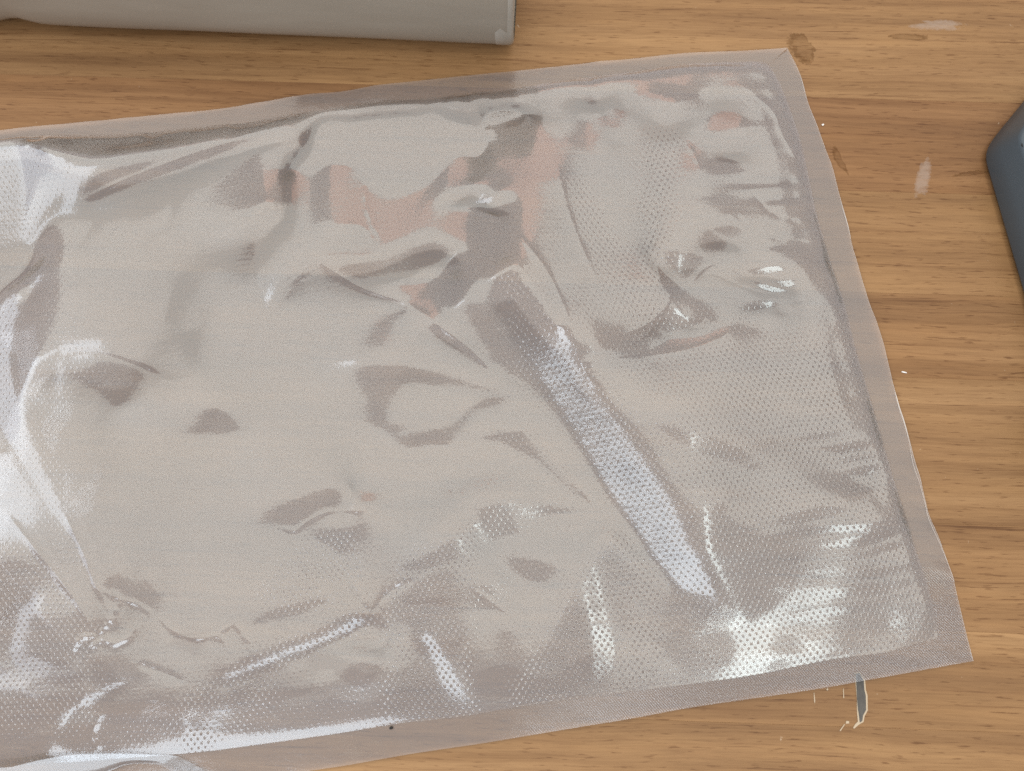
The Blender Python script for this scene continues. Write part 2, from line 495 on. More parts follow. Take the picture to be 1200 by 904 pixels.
# ------------------------------------------------------------------ the wrinkles
# Each patch says what that piece of film faces: the window lamp (W), added glare lamps (L, V), ceiling-bounce lamp (C),
# the dim side of the room (D) or the added warm lamp (P).  The sheet's height is then solved so that its slopes face those ways.
PATCH = {}
PATCH['C'] = [
 [(520,272),(612,270),(632,320),(610,326),(585,341),(555,325)],
 [(835,560),(900,545),(985,540),(1040,560),(1052,600),(1000,590),(960,585),(900,605),(850,590)],
 [(-70,515),(10,530),(55,595),(118,692),(104,730),(40,655),(-70,600)],
 [(85,190),(200,175),(330,150),(378,135),(385,190),(372,300),(480,365),(600,468),(640,520),(690,590),(715,625),(640,760),(620,825),(520,840),(430,850),(300,865),(130,868),(100,830),(160,795),(120,740),(110,700),(80,620),(62,470),(80,330),(70,250)],
 [(380,135),(600,105),(780,88),(895,78),(925,150),(950,260),(985,370),(830,400),(700,420),(660,380),(600,290),(520,270),(380,300)],
 [(690,430),(850,400),(985,370),(1050,600),(900,640),(850,600),(760,520)]]
PATCH['D'] = [
 [(835,690),(880,735),(960,660),(995,622),(985,608),(900,632),(850,605),(805,640)],
 [(1000,660),(1030,645),(1068,640),(1095,700),(1098,745),(1060,757),(1000,768),(900,785),(890,750),(945,750),(975,700)],
 [(365,122),(560,114),(610,110),(625,140),(575,138),(572,165),(515,160),(513,125),(490,145),(450,150),(400,150),(385,140)],
 [(530,230),(555,217),(572,227),(600,228),(585,240),(535,240)],
 [(395,310),(445,302),(477,290),(510,280),(540,290),(532,302),(495,317),(452,327),(420,322)],
 [(372,303),(380,308),(430,338),(478,352),(474,358),(420,340),(375,312)],
 [(482,375),(510,380),(545,400),(577,427),(570,432),(530,410),(490,382)],
 [(550,350),(570,375),(590,400),(605,435),(597,442),(577,415),(555,387),(535,362)],
 [(410,427),(475,427),(510,435),(585,457),(565,460),(530,452),(470,450),(460,470),(455,505),(432,505),(427,465)],
 [(545,477),(570,465),(595,465),(585,477),(560,482),(537,502),(530,500)],
 [(440,496),(475,496),(469,512),(520,504),(541,488),(552,491),(528,528),(507,520),(488,525),(472,533),(453,509)],
 [(560,509),(613,503),(621,515),(635,533),(659,557),(691,581),(698,597),(688,592),(651,562),(627,538),(600,528),(587,517),(560,520)],
 [(552,595),(587,587),(691,597),(688,605),(627,606),(597,602),(613,624),(571,637),(560,616)],
 [(587,651),(640,656),(656,667),(640,685),(603,675)],
 [(555,685),(587,685),(584,717),(557,712)],
 [(547,623),(541,656),(512,664),(467,667),(501,651),(528,629)],
 [(536,664),(536,720),(545,740),(537,772),(515,745),(487,732),(462,722),(488,685),(512,670)],
 [(317,597),(350,585),(385,572),(410,571),(412,597),(387,597),(360,610),(350,620),(312,612),(300,615)],
 [(412,640),(425,625),(420,617),(375,620),(365,627),(390,645),(405,657)],
 [(292,732),(315,717),(350,707),(382,697),(386,706),(360,716),(325,726)],
 [(713,627),(745,660),(790,700),(850,720),(862,760),(880,788),(800,800),(629,818),(642,768),(666,704),(690,667)],
 [(582,724),(599,745),(609,785),(588,785),(585,751)],
 [(528,741),(545,762),(572,832),(558,832),(535,775)],
 [(464,795),(487,775),(511,815),(518,836),(477,842)],
 [(875,317),(910,312),(935,320),(930,342),(900,342)],
 [(862,355),(885,350),(922,360),(917,370),(872,372)],
 [(767,290),(815,295),(835,305),(812,327),(780,337),(770,312)],
 [(785,357),(802,365),(845,372),(800,390),(780,405),(755,385)],
 [(680,418),(690,400),(730,392),(750,396),(720,410)],
 [(762,492),(800,503),(833,510),(893,540),(883,552),(833,535),(790,515)],
 [(910,605),(960,590),(1000,595),(985,620),(930,625)],
 [(820,590),(855,590),(850,606),(822,606)],
 [(667,107),(700,110),(712,120),(700,134),(677,116)],
 [(664,164),(696,151),(683,180)],
 [(763,95),(811,105),(821,119),(840,128),(824,137),(789,124),(768,113)],
 [(843,169),(875,169),(853,178)],
 [(820,270),(860,262),(880,275),(850,285)],
 [(0,645),(35,665),(70,690),(95,730),(90,770),(140,775),(175,792),(120,810),(75,835),(0,845)],
 [(345,165),(372,138),(366,160),(335,215),(312,280),(310,330),(318,365),(345,322),(372,304),(350,330),(318,378),(300,345),(293,292),(312,240)],
 [(90,215),(130,198),(250,170),(340,150),(250,185),(150,218),(105,240)],
 [(70,422),(120,415),(150,424),(185,432),(165,445),(150,470),(130,482),(118,460),(80,440)],
 [(205,508),(232,500),(232,484),(250,476),(268,483),(285,505),(250,510)],
 [(120,692),(128,676),(140,672),(152,684),(158,698),(172,705),(160,708)],
 [(165,693),(168,678),(178,690),(186,702),(183,716),(172,710)],
 [(262,830),(283,808),(300,850),(295,866),(262,862)],
 [(975,700),(1000,660),(1030,645),(1066,648),(1075,690),(1070,706),(1045,706),(1030,740),(1036,762),(975,768),(960,745)],
 [(895,760),(910,750),(940,752),(935,772),(896,784)],
 [(640,320),(672,400),(676,418),(664,404),(650,376),(636,340)],
]
PATCH['P'] = [
 [(385,188),(423,188),(427,230),(427,262),(388,262)],
 [(379,295),(445,296),(440,301),(379,301)],
 [(570,140),(622,135),(647,165),(657,207),(605,217),(592,200),(572,167)],
 [(530,165),(552,175),(555,207),(535,217),(520,230)],
 [(477,347),(510,352),(517,375),(495,365),(477,357)],
 [(610,305),(630,325),(660,350),(662,380),(640,385),(627,355),(615,320)],
 [(412,572),(448,575),(443,588),(415,593)],
 [(407,757),(437,757),(455,770),(425,770)],
 [(820,395),(852,377),(855,387),(832,402),(790,410),(755,415),(785,397)],
 [(750,285),(760,292),(772,330),(755,335)],
 [(712,120),(731,132),(731,153),(717,153),(709,137)],
 [(797,167),(811,167),(827,199),(805,199)],
 [(840,128),(864,135),(869,145),(843,148)],
]
PATCH['W'] = [
 [(158,796),(130,808),(90,832),(70,853),(76,836),(110,813),(140,799)],
 [(82,765),(84,750),(95,745),(92,752),(88,768)],
 [(118,740),(130,724),(131,730),(120,744)],
 [(432,721),(425,735),(390,752),(345,767),(300,784),(262,800),(262,791),(330,762),(375,745),(410,725)],
 [(262,825),(272,822),(250,860),(226,884),(238,855)],
 [(580,325),(604,312),(632,350),(656,385),(686,430),(704,468),(748,528),(790,590),(808,638),(842,700),(800,692),(768,660),(730,602),(703,560),(676,510),(648,465),(618,415),(595,375)],
 [(490,740),(510,745),(530,780),(556,830),(535,835),(515,800)],
]
PATCH['L'] = [
 [(-70,165),(0,166),(25,168),(75,185),(82,215),(62,235),(45,262),(28,287),(10,302),(-70,330)],
 [(0,360),(14,340),(28,345),(17,380),(12,420),(18,460),(28,495),(48,545),(68,585),(78,620),(55,592),(20,530),(0,500),(-70,420)],
 [(28,345),(40,325),(52,318),(36,345)],
 [(55,697),(40,700),(25,715),(17,740),(11,765),(20,782),(40,789),(92,792),(88,786),(60,780),(35,770),(31,755),(35,725),(47,710)],
 [(-70,780),(0,790),(50,800),(105,813),(95,816),(40,811),(0,808),(-70,800)],
]
PATCH['V'] = [
 [(995,622),(1010,635),(990,660),(975,700),(966,730),(945,750),(920,745),(895,752),(890,785),(865,780),(863,755),(880,735),(920,705),(960,665)],
 [(1010,640),(1068,628),(1068,640),(1030,645)],
 [(1040,737),(1050,715),(1090,708),(1093,720),(1065,728),(1060,757),(1042,760)],
 [(990,552),(1040,538),(1043,555),(1000,560)],
 [(692,737),(715,735),(726,770),(722,800),(692,800)],
]
EMBOSS = [  # where the pressed-in pattern stands out: (strength, patch)
 (0.30, [(600,330),(1110,390),(1110,760),(600,840),(560,600)]),
 (1.25, [(690,430),(730,440),(800,440),(850,408),(985,372),(1060,590),(1110,760),(880,800),(600,830),(650,740),(710,630),(800,640),(760,560)]),
 (0.55, [(680,430),(840,410),(850,480),(760,500),(720,470)]),
 (1.7, [(713,627),(745,660),(790,700),(850,720),(870,790),(610,825),(642,768),(666,704),(690,667)]),
 (1.5, [(960,770),(985,690),(1010,650),(1060,640),(1110,760)]),
 (0.28, [(570,290),(610,300),(640,360),(690,440),(745,530),(800,630),(835,690),(800,692),(760,655),(700,560),(640,460),(600,390)]),
 (0.45, [(995,620),(1012,636),(990,662),(966,732),(920,745),(890,788),(860,785),(880,735),(960,665)]),
 (1.2, [(655,200),(690,230),(745,300),(745,150),(798,150),(790,240),(775,380),(735,370),(690,290)]),
 (1.5, [(560,610),(540,800),(560,840),(460,850),(455,720),(470,660)]),
 (1.3, [(430,712),(436,735),(345,775),(225,890),(205,830),(330,755)]),
 (1.0, [(340,640),(410,620),(430,690),(360,720),(300,700)]),
 (0.6, [(-70,630),(40,650),(110,740),(110,850),(-70,850)]),
 (0.14, [(-70,160),(90,190),(110,680),(60,600),(-70,480)]),
]

PX, PY, PS = -80.0, -10.0, 2.0                       # raster of the patches in photo pixels
pw, ph = 620, 500
rx = PX + PS * (np.arange(pw) + 0.5)
ry = PY + PS * (np.arange(ph) + 0.5)
RX, RY = np.meshgrid(rx, ry)
def inside(poly):
    r = np.zeros(RX.shape, bool)
    n = len(poly)
    for i in range(n):
        (x0, y0), (x1, y1) = poly[i], poly[(i + 1) % n]
        if y0 == y1:
            continue
        c = ((y0 > RY) != (y1 > RY)) & (RX < (x1 - x0) * (RY - y0) / (y1 - y0) + x0)
        r ^= c
    return r
lab = np.zeros(RX.shape, np.int8)                    # 0 free, 1 C, 2 D, 3 P, 4 W, 9 flat
for code, key in ((1, 'C'), (2, 'D'), (3, 'P'), (4, 'W'), (5, 'L'), (6, 'V')):
    for poly in PATCH[key]:
        lab[inside(poly)] = code
inner = inside([tuple(p) for p in np.vstack([curve(TOP_IN, 120), curve(RIGHT_IN, 80)[1:], curve(BOT_IN, 120)[1:]])])
core_ = blur(inner.astype(float), 6) > 0.93
lab[inner & ~core_ & (lab == 1) & (RX < 60)] = 0
low_rim = inside([tuple(p) for p in np.vstack([curve(BOT_IN, 80)[8:74], (curve(BOT_IN, 80)[8:74] - (0, 55))[::-1]])])
lab[low_rim & (lab == 1)] = 0
lab[~inner] = 9
emb = np.full(RX.shape, 0.08)
for s, poly in EMBOSS:
    emb[inside(poly)] = s
emb = np.clip(blur(emb, 4), 0, 2)

DX = 0.00110
gx = np.arange(-0.285, 0.240, DX)
gy = np.arange(-0.110, 0.300, DX)
GX, GY = np.meshgrid(gx, gy)
ny, nx = GX.shape
def lookup(a, x, y):
    i = np.clip(((y - PY) / PS).astype(int), 0, ph - 1)
    j = np.clip(((x - PX) / PS).astype(int), 0, pw - 1)
    return a[i, j]
fx, fy = np.fft.fftfreq(nx, DX)[None] * 2 * np.pi, np.fft.fftfreq(ny, DX)[:, None] * 2 * np.pi
K2 = fx**2 + fy**2
LAM = (1 / 0.035) ** 2
MU = 0.0008 ** 2
den = K2 + LAM + MU * K2**2 + 1e-12
LAMPS = {}
for code, key in ((4, 'W'), (5, 'L'), (6, 'V')):
    wc, tg_, w_, h_ = np.array(GLARE_LAMPS[key][0]), np.array(GLARE_LAMPS[key][1]), GLARE_LAMPS[key][2], GLARE_LAMPS[key][3]
    wn = tg_ - wc; wn = wn / np.linalg.norm(wn)
    wu = np.cross(wn, (0, 0, 1.0)); wu /= np.linalg.norm(wu)
    LAMPS[code] = (wc, wn, wu, np.cross(wu, wn), w_, h_)
ppx, ppy = to_px(GX, GY, 0 * GX)
pil = np.clip(blur((lookup(lab, *to_px(GX, GY, 0 * GX)) != 9).astype(float), 5) * 2 - 1, 0, 1)
rim = 1 - pil
core9 = rim < 2
rimw = 1 - np.clip(blur((lookup(lab, *to_px(GX, GY, 0 * GX)) != 9).astype(float), 4) * 2.2 - 1.1, 0, 1)
rimw *= np.clip((to_px(GX, GY, 0 * GX)[0] - 40) / 60, 0, 1)
bot_y = np.interp(ppx, [p_[0] for p_ in BOT_IN][::-1], [p_[1] for p_ in BOT_IN][::-1])
settle = np.clip(1.1 - (bot_y - ppy) / np.interp(ppx, [420, 640], [110, 90]), 0, 1) ** 2 * np.clip((ppx - 60) / 60, 0, 1) * np.clip((900 - ppx) / 80, 0, 1)
right_x = np.interp(ppy, [p_[1] for p_ in RIGHT_IN], [p_[0] for p_ in RIGHT_IN])
top_y = np.interp(ppx, [p_[0] for p_ in TOP_IN], [p_[1] for p_ in TOP_IN])
settle = np.maximum(settle, 0.25 * np.clip(1 - (right_x - ppx) / 40, 0, 1))
settle = np.maximum(settle, 0.2 * np.clip(1 - (ppy - top_y) / 36, 0, 1) * np.clip((ppx - 80) / 60, 0, 1))
low_h = 0.03 * 0.00036 * np.clip(np.minimum(np.minimum(bot_y - ppy, right_x - ppx), ppy - top_y), 0, 60)
hold9 = np.where(to_px(GX, GY, 0 * GX)[0] > 40, 0.0, 1.0)        # the seals lie flat on the table
pil = 0.0034 * (1 - (1 - pil) ** 2)                   # the air left in the bag keeps the upper sheet off the lower one
puff = np.exp(-((ppx - 40) / 90) ** 2 - ((ppy - 380) / 240) ** 2)          # air gathers near the open left end
h = pil + 0.004 * puff + 0.00025 * smooth_noise(ny, nx, 9, RNG) + 0.0002 * smooth_noise(ny, nx, 22, RNG)
pxs, pys = to_px(GX, GY, 0 * GX)
lbl = lookup(lab, pxs, pys)
for it in range(220):
    if it % 10 == 0:
        pxs, pys = to_px(GX, GY, h + Z_SEAL)
        lbl = lookup(lab, pxs, pys)
        lbl[lookup(lab, *to_px(GX, GY, 0 * GX)) == 9] = 9
        Vx, Vy, Vz = -GX, -GY, CAM_H - h
        vl = np.sqrt(Vx**2 + Vy**2 + Vz**2); Vx, Vy, Vz = Vx/vl, Vy/vl, Vz/vl
    H = np.fft.fft2(h)
    p, q = np.fft.ifft2(1j * fx * H).real, np.fft.ifft2(1j * fy * H).real
    nl = 1 / np.sqrt(1 + p*p + q*q)
    nxv, nyv = -p * nl, -q * nl
    d = 2 * (nxv * Vx + nyv * Vy + nl * Vz)
    Rx, Ry, Rz = d * nxv - Vx, d * nyv - Vy, np.maximum(d * nl - Vz, 0.15)
    cx, cy = GX + Rx * CEI_Z / Rz, GY + Ry * CEI_Z / Rz
    tx, ty, tz = cx.copy(), cy.copy(), np.full_like(cx, CEI_Z)
    c = lbl == 1
    tx[c] = np.clip(cx, CEI_X[0] + .6, CEI_X[1] - .15)[c]; ty[c] = np.clip(cy, CEI_Y[0] + .14, CEI_Y[1] - .14)[c]
    c = lbl == 2
    M = 0.16
    lo, hi, rt = cy - (CEI_Y[0] - M), (CEI_Y[1] + M) - cy, (CEI_X[1] + M) - cx
    ins = c & (lo > 0) & (hi > 0) & (rt > 0)
    a = ins & (lo * 0.8 <= np.minimum(hi * 1.6, rt)); ty[a] = CEI_Y[0] - M
    b = ins & ~a & (rt <= hi * 1.6); tx[b] = CEI_X[1] + M
    e = ins & ~a & ~b; ty[e] = CEI_Y[1] + M; tx[e] = np.where(np.abs(cx[e]) < 1.1, np.sign(cx[e] + 1e-6) * 1.25, cx[e])
    c = lbl == 3
    tx[c] = np.clip(cx, WRM_X[0] + .15, WRM_X[1] - .15)[c]; ty[c] = np.clip(cy, WRM_Y[0] + .14, WRM_Y[1] - .14)[c]
    hit_any = np.zeros(lbl.shape, bool)
    for code, (wc, wn, wu, wv_, w_, h_) in LAMPS.items():
        c = lbl == code
        ox, oy, oz = wc[0] - GX[c], wc[1] - GY[c], wc[2] - h[c]
        rx_, ry_, rz_ = Rx[c], Ry[c], Rz[c]
        rn = rx_ * wn[0] + ry_ * wn[1] + rz_ * wn[2]
        bad = rn > -0.25
        tt = (ox * wn[0] + oy * wn[1] + oz * wn[2]) / np.where(bad, -0.25, rn)
        ex, ey, ez = rx_ * tt - ox, ry_ * tt - oy, rz_ * tt - oz
        ua = np.where(bad, 0, np.clip(ex*wu[0] + ey*wu[1] + ez*wu[2], -w_ * 0.38, w_ * 0.38))
        va = np.where(bad, 0, np.clip(ex*wv_[0] + ey*wv_[1] + ez*wv_[2], -h_ * 0.36, h_ * 0.36))
        tx[c], ty[c], tz[c] = (wc[k] + wu[k] * ua + wv_[k] * va for k in range(3))
        c = (lbl == 2) | ((lbl == 0) & (GX < 0.06))           # the dim patches must miss the window and glare lamps too
        ox, oy, oz = wc[0] - GX[c], wc[1] - GY[c], wc[2] - h[c]
        rx_, ry_, rz_ = Rx[c], Ry[c], Rz[c]
        rn = rx_ * wn[0] + ry_ * wn[1] + rz_ * wn[2]
        tt = (ox * wn[0] + oy * wn[1] + oz * wn[2]) / np.where(rn > -0.25, -0.25, rn)
        ex, ey, ez = rx_ * tt - ox, ry_ * tt - oy, rz_ * tt - oz
        ua, va = ex*wu[0] + ey*wu[1] + ez*wu[2], ex*wv_[0] + ey*wv_[1] + ez*wv_[2]
        hu, hv = w_ * 0.62, h_ * 0.66
        hit = (rn < -0.25) & (np.abs(ua) < hu) & (np.abs(va) < hv)
        useu = (hu - np.abs(ua)) < (hv - np.abs(va))
        ua = np.where(useu, np.where(ua > 0, hu, -hu), ua); va = np.where(useu, va, np.where(va > 0, hv, -hv))
        fz = (lbl[c] < 2) & hit; hit_any[c] |= fz
        for k, t_ in enumerate((tx, ty, tz)):
            v_ = t_[c]; v_[hit] = (wc[k] + wu[k] * ua + wv_[k] * va)[hit]; t_[c] = v_
    Lx, Ly, Lz = tx - GX, ty - GY, tz - h
    ll = np.sqrt(Lx**2 + Ly**2 + Lz**2)
    Hx, Hy, Hz = Vx + Lx / ll, Vy + Ly / ll, Vz + Lz / ll
    tp, tq = -Hx / Hz, -Hy / Hz
    push = np.choose(np.minimum(lbl, 7), (0.0, -0.7, 0.1, 0.7, 0.9, 0.9, 1.0, 0.0))      # how firmly each kind is held
    tp, tq = tp + push * (tp - p), tq + push * (tq - q)
    keep = (lbl == 0) & ~hit_any
    tp[keep] = p[keep]; tq[keep] = q[keep]
    c = lbl == 9
    tp[c] = p[c] * 0.9; tq[c] = q[c] * 0.9
    tp, tq = np.clip(tp, -1.1, 1.1), np.clip(tq, -1.1, 1.1)
    hb = np.maximum(h, 0.0003) + (0.002 + 0.3 * rim) * (pil - h) + 0.10 * puff * (0.0075 - h)
    rhs = -(1j * fx * np.fft.fft2(tp) + 1j * fy * np.fft.fft2(tq)) + LAM * np.fft.fft2(hb)
    h = np.fft.ifft2(rhs / den).real
    h = h + 0.30 * settle * (low_h - h)
    h = np.where(lbl == 9, h * hold9, np.maximum(h, 0.00001))
h = np.maximum(h, 0) * (1 - np.clip(blur((rim > 0.999).astype(float), 2) * 2 - 0.4, 0, 1)) * np.clip((1 - rim) * 5, 0, 1)
near_rim = np.clip(blur((rim > 0.5).astype(float), 3) * 2.5, 0, 1)
h = h * (1 - near_rim) + np.maximum(blur(h, 1.6), 0) * near_rim
print('bag height mm: max %.1f mean %.2f' % (h.max() * 1e3, h[lbl != 9].mean() * 1e3))

def sample(a, x, y):
    fxi = np.clip((x - gx[0]) / DX, 0, nx - 1.001); fyi = np.clip((y - gy[0]) / DX, 0, ny - 1.001)
    # smooth (Catmull-Rom) interpolation so the slopes stay continuous
    i, j = np.floor(fxi).astype(int), np.floor(fyi).astype(int)
    u, v = fxi - i, fyi - j
    def w(t):
        return (-0.5*t + t*t - 0.5*t**3, 1 - 2.5*t*t + 1.5*t**3, 0.5*t + 2*t*t - 1.5*t**3, -0.5*t*t + 0.5*t**3)
    wu_, wv2 = w(u), w(v)
    r = 0
    for b in range(4):
        jj = np.clip(j + b - 1, 0, ny - 1)
        for a_ in range(4):
            r = r + wv2[b] * wu_[a_] * a[jj, np.clip(i + a_ - 1, 0, nx - 1)]
    return r

CREASE = [  # (height mm, half width mm, pixels): sharp fold lines
 (0.50, 0.9, [(372,303),(388,317),(420,336),(450,347),(480,357),(520,386),(560,418),(602,467)]),
 (0.30, 0.8, [(602,467),(640,520),(672,560),(700,598)]),
 (0.45, 1.0, [(520,235),(535,243),(560,248),(590,260),(620,290),(645,325),(668,380),(678,420),(700,460)]),
 (0.50, 0.8, [(676,425),(700,423),(740,420),(800,411),(835,400),(855,388),(862,372)]),
 (-0.25, 1.2, [(376,140),(350,180),(322,225),(300,280),(300,320),(312,370)]),
 (-0.25, 1.0, [(312,370),(330,340),(350,315),(372,303)]),
 (0.45, 1.1, [(90,238),(150,210),(250,172),(320,150),(378,132)]),
 (0.40, 0.9, [(652,190),(664,240),(680,285),(700,330)]),
 (0.40, 0.7, [(785,350),(808,333),(825,315),(845,308),(870,322),(900,335),(945,345)]),
 (0.40, 0.7, [(785,350),(797,365),(815,374),(852,377)]),
 (0.40, 0.8, [(756,285),(768,310),(776,335),(785,350),(765,375),(735,390),(702,394)]),
 (0.45, 0.9, [(0,593),(45,648),(88,703),(112,742)]),
 (0.40, 0.8, [(72,595),(98,648),(112,685),(132,722)]),
 (0.30, 0.7, [(110,688),(135,700),(160,708),(180,722)]),
 (-0.35, 0.8, [(434,720),(418,700),(402,668)]), (-0.35, 0.8, [(434,720),(455,695),(486,680)]),
 (0.35, 0.7, [(452,592),(432,598),(385,600),(355,615),(345,622),(318,616)]),
 (0.35, 0.8, [(250,748),(262,738),(275,732),(285,745),(296,756)]),
 (0.35, 0.8, [(185,722),(205,740),(230,748),(255,746),(268,760)]),
 (0.45, 0.8, [(115,745),(95,748),(84,765)]), (0.45, 0.8, [(115,745),(135,755),(155,742),(160,730)]),
 (0.40, 0.8, [(115,745),(128,728),(132,718)]), (0.40, 0.8, [(100,765),(118,752),(140,752),(158,745)]),
 (0.35, 0.8, [(130,690),(140,705),(132,722)]), (-0.35, 0.9, [(160,778),(200,792),(215,800)]),
 (-0.30, 1.0, [(70,420),(115,415),(160,428),(190,440),(245,432)]),
 (0.30, 0.9, [(540,575),(548,600),(560,618)]), (-0.3, 0.8, [(500,545),(520,560),(530,580)]),
 (0.30, 0.8, [(387,265),(423,265),(440,288)]), (0.35, 0.8, [(428,205),(428,235),(436,262),(446,282)]),
 (0.35, 0.8, [(870,100),(905,130),(918,160),(942,200)]), (0.3, 0.8, [(800,160),(815,185),(822,205)]),
 (-0.3, 1.0, [(880,225),(905,250),(940,262)]), (-0.3, 1.0, [(860,250),(890,275),(950,285)]),
 (0.3, 0.9, [(120,833),(108,862),(118,880)]), (0.3, 0.9, [(555,690),(585,712),(610,722)]),
]
def crease_height(px, py):
    z = np.zeros(px.shape)
    for amp, wid, pts in CREASE:
        P = curve(pts, max(12, 6 * len(pts)))
        w = wid / 0.36
        x0, x1, y0, y1 = P[:, 0].min() - 5*w, P[:, 0].max() + 5*w, P[:, 1].min() - 5*w, P[:, 1].max() + 5*w
        m_ = (px > x0) & (px < x1) & (py > y0) & (py < y1)
        d2 = np.full(m_.sum(), 1e9); tt_ = np.zeros(m_.sum())
        X_, Y_ = px[m_], py[m_]
        for i in range(len(P) - 1):
            d_ = P[i+1] - P[i]
            u = np.clip(((X_ - P[i, 0]) * d_[0] + (Y_ - P[i, 1]) * d_[1]) / (d_ @ d_), 0, 1)
            q_ = (X_ - P[i, 0] - u * d_[0]) ** 2 + (Y_ - P[i, 1] - u * d_[1]) ** 2
            c_ = q_ < d2
            d2[c_] = q_[c_]; tt_[c_] = (i + u[c_]) / (len(P) - 1)
        fade = np.clip(np.minimum(tt_, 1 - tt_) * 5, 0, 1) * (0.75 + 0.25 * np.sin(tt_ * 23 + amp * 40))
        z[m_] += amp * 1e-3 * fade * np.exp(-np.sqrt(d2 + 0.5) / w)
    return z

def coons(n, m):
    T, B = curve(TOP_IN, n), curve(BOT_IN, n)[::-1]
    Rr, Ll = curve(RIGHT_IN, m), np.linspace(T[0], B[0], m)
    s, t = np.linspace(0, 1, n)[None, :, None], np.linspace(0, 1, m)[:, None, None]
    return ((1-t) * T[None] + t * B[None] + (1-s) * Ll[:, None] + s * Rr[:, None]
            - ((1-s)*(1-t)*T[0] + s*(1-t)*T[-1] + (1-s)*t*B[0] + s*t*B[-1])), s[..., 0] + 0*t[..., 0], t[..., 0] + 0*s[..., 0]

P_, S_, T_ = coons(760, 500)
X, Y = at(P_[..., 0], P_[..., 1], Z_SEAL)
Zt = Z_SEAL + sample(h, X, Y)
# small ripples where the film is gathered along the right-hand seal
gath = np.exp(-((1 - S_) / 0.11) ** 2) * np.clip(np.sin(math.pi * np.clip(T_, 0, 1)) * 1.6, 0, 1)
def streaky(n, m, sy, sx, rng):
    ky, kx = np.fft.fftfreq(n)[:, None], np.fft.fftfreq(m)[None]
    a_ = np.fft.ifft2(np.fft.fft2(rng.standard_normal((n, m))) * np.exp(-((kx * sx * math.pi) ** 2 + (ky * sy * math.pi) ** 2))).real
    return a_ / a_.std()
rip = streaky(500, 760, 4.5, 40, RNG) + 0.7 * streaky(500, 760, 9, 90, RNG)
edge_t = np.clip(np.minimum(np.minimum(T_, 1 - T_) * 30, (1 - S_) * 40), 0, 1)
Zt = Zt + 0.00016 * gath * rip * edge_t
Zt = Zt + crease_height(*to_px(X, Y, Zt)) * np.clip(edge_t * 2, 0, 1)
Zt = np.maximum(Zt, Z_SEAL * 0.85)
UVs = np.stack([S_ * 0.385, (1 - T_) * 0.262], -1)
pxs, pys = to_px(X, Y, Zt)
E = lookup(emb, pxs, pys)
keep_place(grid_mesh('upper_film', X, Y, Zt, FILM, bag, UVs, {'emboss': E}))

P2, S2, T2 = coons(260, 180)
X2, Y2 = at(P2[..., 0], P2[..., 1], Z_SEAL)
edge2 = np.clip(np.minimum(np.minimum(T2, 1 - T2) * 14, (1 - S2) * 16), 0, 1)
low = 0.00016 * smooth_noise(180, 260, 5, RNG) + 0.00030 * smooth_noise(180, 260, 13, RNG)
cap = np.maximum(sample(h, X2, Y2) - 0.0001, 0.0) + Z_SEAL
Z2 = Z_SEAL * (1 - edge2) + edge2 * np.clip(np.minimum(0.0007 + np.abs(low) * 0.9, cap * 0.8), 0.00042, 0.0030)
keep_place(grid_mesh('backing_film', X2, Y2, Z2 - 0.00006, BACK, bag, np.stack([S2 * 0.385, (1 - T2) * 0.262], -1)))

def strip(name, outer, inn, n, m, wave, seed, weave_fn):
    A, B = curve(outer, n), curve(inn, n)
    t = np.linspace(0, 1, m)[:, None, None]
    P = (1 - t) * B[None] + t * A[None]
    x, y = at(P[..., 0], P[..., 1], Z_SEAL)
    rng = np.random.default_rng(seed)
    tt = np.linspace(0, 1, m)[:, None]
    w = 0.6 * smooth_noise(1, n, n / 60, rng) + 0.7 * smooth_noise(1, n, n / 18, rng)
    z = Z_SEAL + wave * np.clip(w, -0.8, 2.2) * tt ** 1.5 + 0 * x
    z = np.maximum(z, 0.00045)
    o = grid_mesh(name, x, y, z, SEAL, bag, np.stack([x, y], -1), {'weave': weave_fn(P[..., 0], P[..., 1])})
    return keep_place(o), x, y, z
none = lambda a, b: 0 * a
strip('seal_strip', TOP_OUT, TOP_IN, 300, 9, 0.00035, 21, none)
_, rxs, rys, rzs = strip('seal_strip', RIGHT_OUT, RIGHT_IN, 300, 13, 0.00040, 5, lambda a, b: np.clip((b - 650) / 80, 0, 1))
strip('seal_strip', BOT_OUT, BOT_IN, 400, 13, 0.00030, 8, lambda a, b: np.clip((a - 560) / 300, 0.0, 1))

def thread(name, x, y, z, r, mat, parent):
    """a fine round edge that follows a line"""
    V, F = [], []
    n = len(x)
    for i in range(n):
        a, b = max(i - 1, 0), min(i + 1, n - 1)
        tx, ty = x[b] - x[a], y[b] - y[a]
        l = math.hypot(tx, ty); nxx, nyy = -ty / l, tx / l
        rr = r[i] if hasattr(r, '__len__') else r
        for k in range(5):
            c, s = math.cos(k * 2 * math.pi / 5), math.sin(k * 2 * math.pi / 5)
            V.append((x[i] + nxx * c * rr, y[i] + nyy * c * rr, z[i] + s * rr))
    for i in range(n - 1):
        for k in range(5):
            F.append((i*5+k, i*5+(k+1) % 5, i*5+5+(k+1) % 5, i*5+5+k))
    return keep_place(mesh_obj(name, V, F, mat, parent))
rr = 0.00005 + 0.00010 * np.clip(smooth_noise(1, 300, 8, RNG)[0], 0, 1.5)
thread('cut_edge', rxs[-1], rys[-1], rzs[-1], rr, EDGE, bag)
k0, k1 = 165, 262
sel = slice(k0, k1)
ins_ = np.linspace(0, 1, k1 - k0)
off = 0.0011 * np.sin(ins_ * math.pi) * (0.7 + 0.3 * np.sin(ins_ * 19))
thread('cut_edge', rxs[-1][sel] - off, rys[-1][sel] - off * 0.25, rzs[-1][sel] + 0.0001, 0.00009, EDGE, bag)

